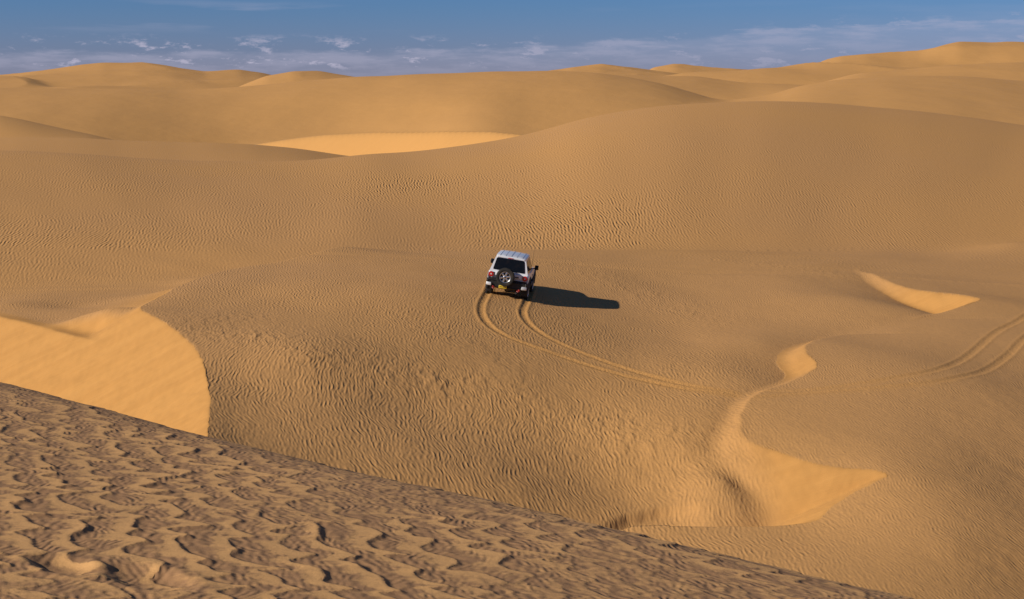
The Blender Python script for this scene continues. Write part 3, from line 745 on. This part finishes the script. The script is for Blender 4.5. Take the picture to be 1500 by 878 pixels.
# roof: domed skin with raised ribs, their shade painted grey
b = MB()
rows = []
for yy, wd, dz in ((-1.97, .60, 0), (-1.93, .655, .025), (-1.6, .672, .05), (-.8, .672, .06), (0, .665, .055), (.30, .645, .03), (.40, .59, 0)):
    zt = 1.735 + dz
    rows.append([Vector((-wd, yy, 1.70)), Vector((wd, yy, 1.70)), Vector((wd, yy, zt - .02)), Vector((wd - .05, yy, zt)), Vector((wd * .5, yy, zt + dz * .35)), Vector((0, yy, zt + dz * .5)),
                 Vector((-wd * .5, yy, zt + dz * .35)), Vector((-wd + .05, yy, zt)), Vector((-wd, yy, zt - .02))])
b.loft(rows); roof = b.build('roof', m_white, car)
for k in range(5):
    x = -.50 + .25 * k
    b = MB(); pts = []
    for yy, dz in ((-1.90, .027), (-1.6, .05), (-.8, .06), (0, .055), (.28, .032)):
        pts.append((x, yy, 1.735 + dz * (1 + .5 * (1 - abs(x) / .67)) + .006))
    rg = [[Vector((p[0] - .017, p[1], p[2] - .02)), Vector((p[0] + .017, p[1], p[2] - .02)), Vector((p[0] + .012, p[1], p[2] + .004)), Vector((p[0] - .012, p[1], p[2] + .004))] for p in pts]
    b.loft(rg); b.build('roof_rib_shade', m_rib_shade, roof)
# glass panels sit on the cabin faces
def quad_on(u0, u1, v0, v1, side): return [cab(u0, v0, side), cab(u1, v0, side), cab(u1 - .0, v1, side), cab(u0, v1, side)]
for side in (-1, 1):
    def sd(q): return q if side > 0 else q[::-1]
    for nm, q in (('quarter_window', [cab(.07, .16, side), cab(.27, .12, side), cab(.27, .86, side), cab(.09, .86, side)]),
                  ('side_window', [cab(.34, .08, side), cab(.60, .06, side), cab(.60, .88, side), cab(.34, .88, side)]),
                  ('side_window', [cab(.63, .06, side), cab(.955, .06, side), cab(.93, .88, side), cab(.63, .88, side)])):
        b = MB(); b.slab(sd(q), .012, 0, .05); b.build(nm, m_glass, car)
q = [cab(0, .13, .86), cab(0, .13, -.86), cab(0, .90, -.90), cab(0, .90, .90)]
b = MB(); b.slab(q[::-1], .014, 0, .06); rw = b.build('rear_window', m_glass, car)
b = MB(); b.box((.10, -2.10, 1.19), (.55, .012, .018), None, .004); b.build('wiper', m_black, rw)
q = [cab(1, .08, -.90), cab(1, .08, .90), cab(1, .93, .93), cab(1, .93, -.93)]
b = MB(); b.slab(q[::-1], .012, 0, .05); b.build('windscreen', m_glass, car)
b = MB(); b.box((0, -1.975, 1.715), (.24, .03, .028), None, .008); b.build('brake_light', m_red, car)

# lower rear: black cladding, tailgate panel, bumper with silver ends
b = MB(); b.loft([rr(-2.26, .82, .50, .80, .04), rr(-2.30, .86, .52, .77, .02), rr(-2.13, .92, .47, .84, .02), rr(-1.90, .925, .46, .86, .02)][::1])
bump_r = b.build('rear_bumper', m_black, car)
for s_ in (-1, 1):
    b = MB(); b.box((s_ * .79, -2.285, .60), (.25, .085, .13), Matrix.Rotation(s_ * .18, 3, 'Z'), .028, (.9, 1)); b.build('bumper_corner', m_silver, bump_r)
    b = MB(); b.box((s_ * .58, -2.32, .50), (.085, .09, .075), None, .02); b.tube([(s_ * .55 - .05, -2.36, .49), (s_ * .55 - .05, -2.43, .46), (s_ * .55, -2.46, .45), (s_ * .55 + .05, -2.43, .46), (s_ * .55 + .05, -2.36, .49)], .014)
    b.build('tow_hook', m_redp, car)
    # tail lamps: round red lens in a dark ring
    b = MB(); b.lathe([(0, -.03), (.098, -.03), (.11, -.012), (.11, .03), (0, .03)], (s_ * .755, -2.125, .985), 'y', 28)
    lm = b.build('tail_light', m_red, car)
    b = MB(); b.lathe([(0, -.044), (.030, -.044), (.034, -.028), (.0, -.028)], (s_ * .755, -2.125, .985), 'y', 20); b.build('reverse_lens', m_amber, lm)
    # mudflaps
    b = MB(); b.box((s_ * .80, -1.83, .36), (.24, .02, .26), None, .006); b.build('mudflap', m_black, car)
b = MB(); b.box((.02, -2.115, 1.02), (1.20, .03, .17), None, .01); tg = b.build('tailgate', m_white, car)
b = MB(); b.box((.40, -2.15, .99), (.16, .04, .045), None, .012); b.build('handle', m_black, tg)
# small cross-shaped badge left of the spare wheel
b = MB(); b.box((-.60, -2.142, .955), (.07, .01, .012)); b.box((-.60, -2.142, .975), (.045, .01, .012)); b.box((-.60, -2.142, .935), (.045, .01, .012)); b.build('badge', m_metal, tg)
b = MB(); b.box((-.15, -2.335, .545), (.40, .02, .15), None, .006); pl_f = b.build('plate_holder', m_black, car)
b = MB(); b.box((-.15, -2.35, .545), (.35, .012, .115), None, .004); pl = b.build('number_plate', m_plate, pl_f)
b = MB()
for x, w_ in ((-.275, .028), (-.235, .03), (-.19, .026), (-.125, .03), (-.085, .028), (-.045, .03), (-.01, .018)):
    b.box((x, -2.3575, .545), (w_, .004, .012)); b.box((x - w_ / 2 + .006, -2.3578, .545), (.010, .005, .058))
b.box((-.15, -2.357, .545), (.29, .003, .010)); b.build('plate_marks', m_ink, pl)

# wheels
def wheel(name, x, y, z, out, spare=False, r=.405, w=.27):
    h = w / 2
    root = bpy.data.objects.new(name, None); COL.objects.link(root); root.parent = car; root.location = (x, y, z)
    if spare: root.rotation_euler = (0, 0, -math.pi / 2)
    elif out < 0: root.rotation_euler = (0, 0, math.pi)
    b = MB()
    b.lathe([(.235, h - .02), (.26, h), (.33, h + .012), (.375, h - .005), (r - .012, h - .045), (r, h - .07), (r, .03), (r - .012, .02), (r - .012, -.02), (r, -.03), (r, -h + .07), (r - .012, -h + .045), (.375, -h + .005), (.33, -h - .012), (.26, -h), (.235, -h + .02)], (0, 0, 0), 'x', 56)
    for i in range(44):
        a = 2 * math.pi * i / 44
        for sx in (-1, 1):
            b.box((sx * (h - .05), (r + .001) * math.cos(a + sx * .04), (r + .001) * math.sin(a + sx * .04)), (.075, .030, .018), Matrix.Rotation(a - math.pi / 2 + sx * .04, 3, 'X'))
    b.build('tyre', m_rub, root)
    b = MB()
    b.lathe([(.238, h - .015), (.228, h + .006), (.214, h - .002), (.205, h - .05), (.20, -h + .03), (.235, -h + .02)], (0, 0, 0), 'x', 48)
    for i in range(6):
        a = 2 * math.pi * i / 6 + .26
        b.box((h - .042, .138 * math.cos(a), .138 * math.sin(a)), (.035, .064, .165), Matrix.Rotation(a - math.pi / 2, 3, 'X'), .010, (1, 1.25))
    b.lathe([(0, h - .012), (.055, h - .014), (.078, h - .03), (.08, h - .06), (0, h - .06)], (0, 0, 0), 'x', 28)
    rm = b.build('rim', m_alloy, root)
    b = MB(); b.lathe([(0, h - .075), (.20, h - .08), (.20, h - .10), (0, h - .10)], (0, 0, 0), 'x', 28)
    b.lathe([(0, h - .002), (.030, h - .004), (.034, h - .013), (0, h - .014)], (0, 0, 0), 'x', 20); b.build('hub', m_black, rm)
    return root
SW = wheel('spare_wheel', -.10, -2.34, .965, 1, True, r=.372, w=.23); SW.scale = (1, 1.07, .98)
for x, y in ((-.80, -1.30), (.80, -1.30), (-.80, 1.39), (.80, 1.39)): wheel('wheel', x, y, .40, 1 if x > 0 else -1)
b = MB(); b.box((-.10, -2.19, .97), (.26, .14, .22), None, .02); b.build('spare_carrier', m_black, car)

# wheel-arch flares, sills, front end, mirrors, underside
for s_ in (-1, 1):
    for y in (-1.30, 1.39):
        b = MB(); rings = []
        for k in range(17):
            a = R(-8) + R(196) * k / 16
            cyy, czz = math.cos(a), math.sin(a)
            rings.append([Vector((s_ * xx, y + rad * cyy, .43 + rad * czz)) for xx, rad in ((.86, .49), (.962, .49), (.968, .51), (.962, .555), (.925, .59), (.86, .59))])
        b.loft(rings); b.build('wheel_arch', m_black, car)
    b = MB(); b.box((s_ * .90, .04, .52), (.10, 1.72, .15), None, .03); b.build('sill', m_black, car)
    b = MB(); b.box((s_ * .935, -.02, .95), (.02, .16, .035), None, .006); b.build('door_handle', m_black, car)
    b = MB(); b.box((s_ * 1.03, .60, 1.20), (.17, .10, .20), None, .03); b.tube([(s_ * .84, .62, 1.14), (s_ * .90, .62, 1.14), (s_ * .97, .61, 1.17)], .025)
    mr = b.build('mirror', m_black, car)
    b = MB(); b.box((s_ * 1.03, .547, 1.20), (.135, .006, .16), None, .002); b.build('mirror_glass', m_glass, mr)
    b = MB(); b.lathe([(0, .04), (.08, .035), (.105, .01), (.105, -.04), (0, -.04)], (s_ * .60, 2.29, .83), 'y', 28); b.build('headlight', m_amber, car)
    b = MB(); b.tube([(s_ * .80, -1.30, .40), (s_ * .50, -1.30, .38), (0, -1.30, .36)], .05, 10); b.build('axle', m_metal, car)
b = MB(); b.loft([rr(1.98, .90, .44, .70, .04), rr(2.2, .89, .44, .70, .04), rr(2.38, .80, .46, .66, .04), rr(2.42, .70, .50, .64, .04)]); fb = b.build('front_bumper', m_black, car)
b = MB(); b.box((0, 2.27, .83), (.98, .06, .17), None, .02); b.build('grille', m_black, car)
b = MB(); b.box((0, .1, .50), (1.05, 3.9, .16), None, .04); b.tube([(.35, -.6, .36), (.38, -1.4, .38), (.46, -2.0, .36), (.46, -2.28, .36)], .035, 10); b.lathe([(0, -.12), (.13, -.12), (.15, 0), (.13, .12), (0, .12)], (0, -1.30, .37), 'x', 20)
b.build('chassis', m_metal, car)
b = MB(); b.tube([(.80, .55, 1.13), (.81, .60, 1.45), (.80, .60, 1.95)], .006, 6); b.build('aerial', m_black, car)

# --- stand it on the sand
CAR_YAW = -R(5.5)
def stand():
    c = pick(742, 433); cs, sn = math.cos(CAR_YAW), math.sin(CAR_YAW)
    pts = []
    cx_, cy_ = c[0] , c[1]
    # pick() hits the ground under the rear wheels; the car's origin is further on
    ox, oy = cx_ - sn * 1.30 * 1.0, cy_ + cs * 1.30
    for lx, ly in ((-.80, -1.30), (.80, -1.30), (-.80, 1.39), (.80, 1.39)):
        wx = ox + cs * lx - sn * ly; wy = oy + sn * lx + cs * ly
        pts.append(Vector((wx, wy, float(ground(np.array([wx]), np.array([wy]), False)[0][0]) + Z0)))
    rl, rrr, fl, fr = pts
    fwd = ((fl + fr) - (rl + rrr)).normalized(); right = ((rrr + fr) - (rl + fl)).normalized()
    up = right.cross(fwd).normalized(); right = fwd.cross(up).normalized()
    M_ = Matrix((right, fwd, up)).transposed().to_4x4()
    ctr = (rl + rrr + fl + fr) / 4 - fwd * .045 - up * .085
    M_.translation = ctr; car.matrix_world = M_; car.scale = (.945, .95, 1.02)
    print('car at', tuple(round(v, 2) for v in ctr), 'up', tuple(round(v, 3) for v in up), 'fwd', tuple(round(v, 3) for v in fwd))
stand()
CLOUD_COL = (4.8, 4.6, 5.9, 1)
# ------------------------------------------------------------------ camera, sun and sky
SUN_EL, SUN_AZ = R(28.5), (-.94, -.34)       # direction towards the sun, on the ground
cam = bpy.data.cameras.new('camera'); co = bpy.data.objects.new('camera', cam); COL.objects.link(co)
cam.lens = 50; cam.sensor_width = 36; cam.clip_start = .1; cam.clip_end = 20000
co.location = (0, 0, Z0); co.rotation_euler = (math.pi / 2 - PITCH, 0, 0); scene.camera = co

d = Vector((SUN_AZ[0], SUN_AZ[1], 0)).normalized() * math.cos(SUN_EL); d.z = math.sin(SUN_EL)
sl = bpy.data.lights.new('sun', 'SUN'); sl.energy = 4.5; sl.angle = R(.5); sl.color = (1, .93, .82)
so = bpy.data.objects.new('sun', sl); COL.objects.link(so); so.rotation_euler = d.to_track_quat('Z', 'Y').to_euler(); so.location = (0, 0, 60)

W = bpy.data.worlds.new('World'); scene.world = W; W.use_nodes = True
nt = W.node_tree; bg = nt.nodes['Background']
def wn(typ, props=None, **ins):
    nd = nt.nodes.new(typ)
    for k, v in (props or {}).items(): setattr(nd, k, v)
    for k, v in ins.items():
        i = nd.inputs[int(k[1:]) if k[0] == 'i' and k[1:].isdigit() else k.replace('_', ' ')]
        if isinstance(v, bpy.types.NodeSocket): nt.links.new(v, i)
        else: i.default_value = v
    return nd
sky = wn('ShaderNodeTexSky', {'sky_type': 'NISHITA', 'sun_disc': False, 'sun_elevation': SUN_EL,
     'sun_rotation': math.atan2(d.x, d.y), 'altitude': 200, 'air_density': 1.0, 'dust_density': .1, 'ozone_density': 3.0})
tc = wn('ShaderNodeTexCoord').outputs['Generated']
sp = wn('ShaderNodeSeparateXYZ', {}, Vector=tc)
def wm(op, a, b=0.0, c=0.0, clamp=False): return wn('ShaderNodeMath', {'operation': op, 'use_clamp': clamp}, i0=a, i1=b, i2=c).outputs[0]
def wr(v, a, b, c=0., d_=1.):
    return wn('ShaderNodeMapRange', {'interpolation_type': 'SMOOTHSTEP'}, i0=v, i1=a, i2=b, i3=c, i4=d_).outputs[0]
def wmix(f, a, b):
    nd = nt.nodes.new('ShaderNodeMix'); nd.data_type = 'RGBA'
    for i, v in ((0, f), (6, a), (7, b)):
        if isinstance(v, bpy.types.NodeSocket): nt.links.new(v, nd.inputs[i])
        else: nd.inputs[i].default_value = v
    return nd.outputs[2]
azi = wm('ARCTAN2', sp.outputs[0], sp.outputs[1]); el = wm('ARCSINE', sp.outputs[2])
tint = wn('ShaderNodeMix', {'data_type': 'RGBA', 'blend_type': 'MULTIPLY'}, i0=1.0)
nt.links.new(sky.outputs[0], tint.inputs[6])
low = wmix(wr(el, 0.0, .07), (.31, .36, .74, 1), (.215, .38, .72, 1))
low = wmix(wr(el, .09, .30), low, (.30, .38, .52, 1))
nt.links.new(low, tint.inputs[7])
# thin cloud: a bank that rises towards the right, and wisps
cv = wn('ShaderNodeCombineXYZ', {}, X=wm('MULTIPLY', azi, 9.0), Y=wm('MULTIPLY', el, 55.0), Z=0.0).outputs[0]
n1 = wn('ShaderNodeTexNoise', {}, Vector=cv, Scale=2.2, Detail=6.0, Roughness=.62).outputs['Fac']
cv2 = wn('ShaderNodeCombineXYZ', {}, X=wm('MULTIPLY', azi, 4.0), Y=wm('MULTIPLY', el, 40.0), Z=3.0).outputs[0]
n2 = wn('ShaderNodeTexNoise', {}, Vector=cv2, Scale=1.6, Detail=4.0, Roughness=.55).outputs['Fac']
# bank centre line el = .021 + .018*s(az)
mid = wm('ADD', wr(azi, -.1, .33, 0, .020), .020)
edge = wm('SUBTRACT', wm('ADD', mid, wm('MULTIPLY', wm('SUBTRACT', n1, .5), .016)), el)     # >0 below the top of the bank
bank = wm('MULTIPLY', wr(edge, -.0015, .003), wr(edge, .034, .004))
bank = wm('MULTIPLY', bank, wr(n1, .40, .64, .35, 1.1))
wl = wm('MULTIPLY', wr(n2, .50, .70), wm('MULTIPLY', wr(el, .030, .040), wr(el, .056, .046)))
wl = wm('MULTIPLY', wl, wr(azi, .0, -.15, .25, 1.0))
# small puffs, whiter, low over the dunes
cv3 = wn('ShaderNodeCombineXYZ', {}, X=wm('MULTIPLY', azi, 30.0), Y=wm('MULTIPLY', el, 95.0), Z=7.3).outputs[0]
n3 = wn('ShaderNodeTexNoise', {}, Vector=cv3, Scale=1.25, Detail=7.0, Roughness=.66, Lacunarity=2.2).outputs['Fac']
pm = wm('MULTIPLY', wr(el, .004, .012), wr(wm('SUBTRACT', el, wm('MULTIPLY', wr(azi, 0, .33), .016)), .033, .022))
pf = wm('MULTIPLY', wm('MULTIPLY', wr(n3, .53, .66), pm), wr(azi, .12, -.12, .45, 1.0))
cl = wm('MAXIMUM', wm('MULTIPLY', bank, .36), wm('MULTIPLY', wl, .34), clamp=True)
cl = wm('MAXIMUM', cl, wm('MULTIPLY', pf, .8), clamp=True)
skyc = wmix(cl, tint.outputs[2], CLOUD_COL)
nt.links.new(skyc, bg.inputs['Color']); bg.inputs['Strength'].default_value = .10

vs = scene.view_settings; vs.view_transform = 'Standard'; vs.look = 'None'; vs.exposure = 0; vs.gamma = 1; vs.use_curve_mapping = False
scene.cycles.max_bounces = 4; scene.cycles.diffuse_bounces = 2

#TEST
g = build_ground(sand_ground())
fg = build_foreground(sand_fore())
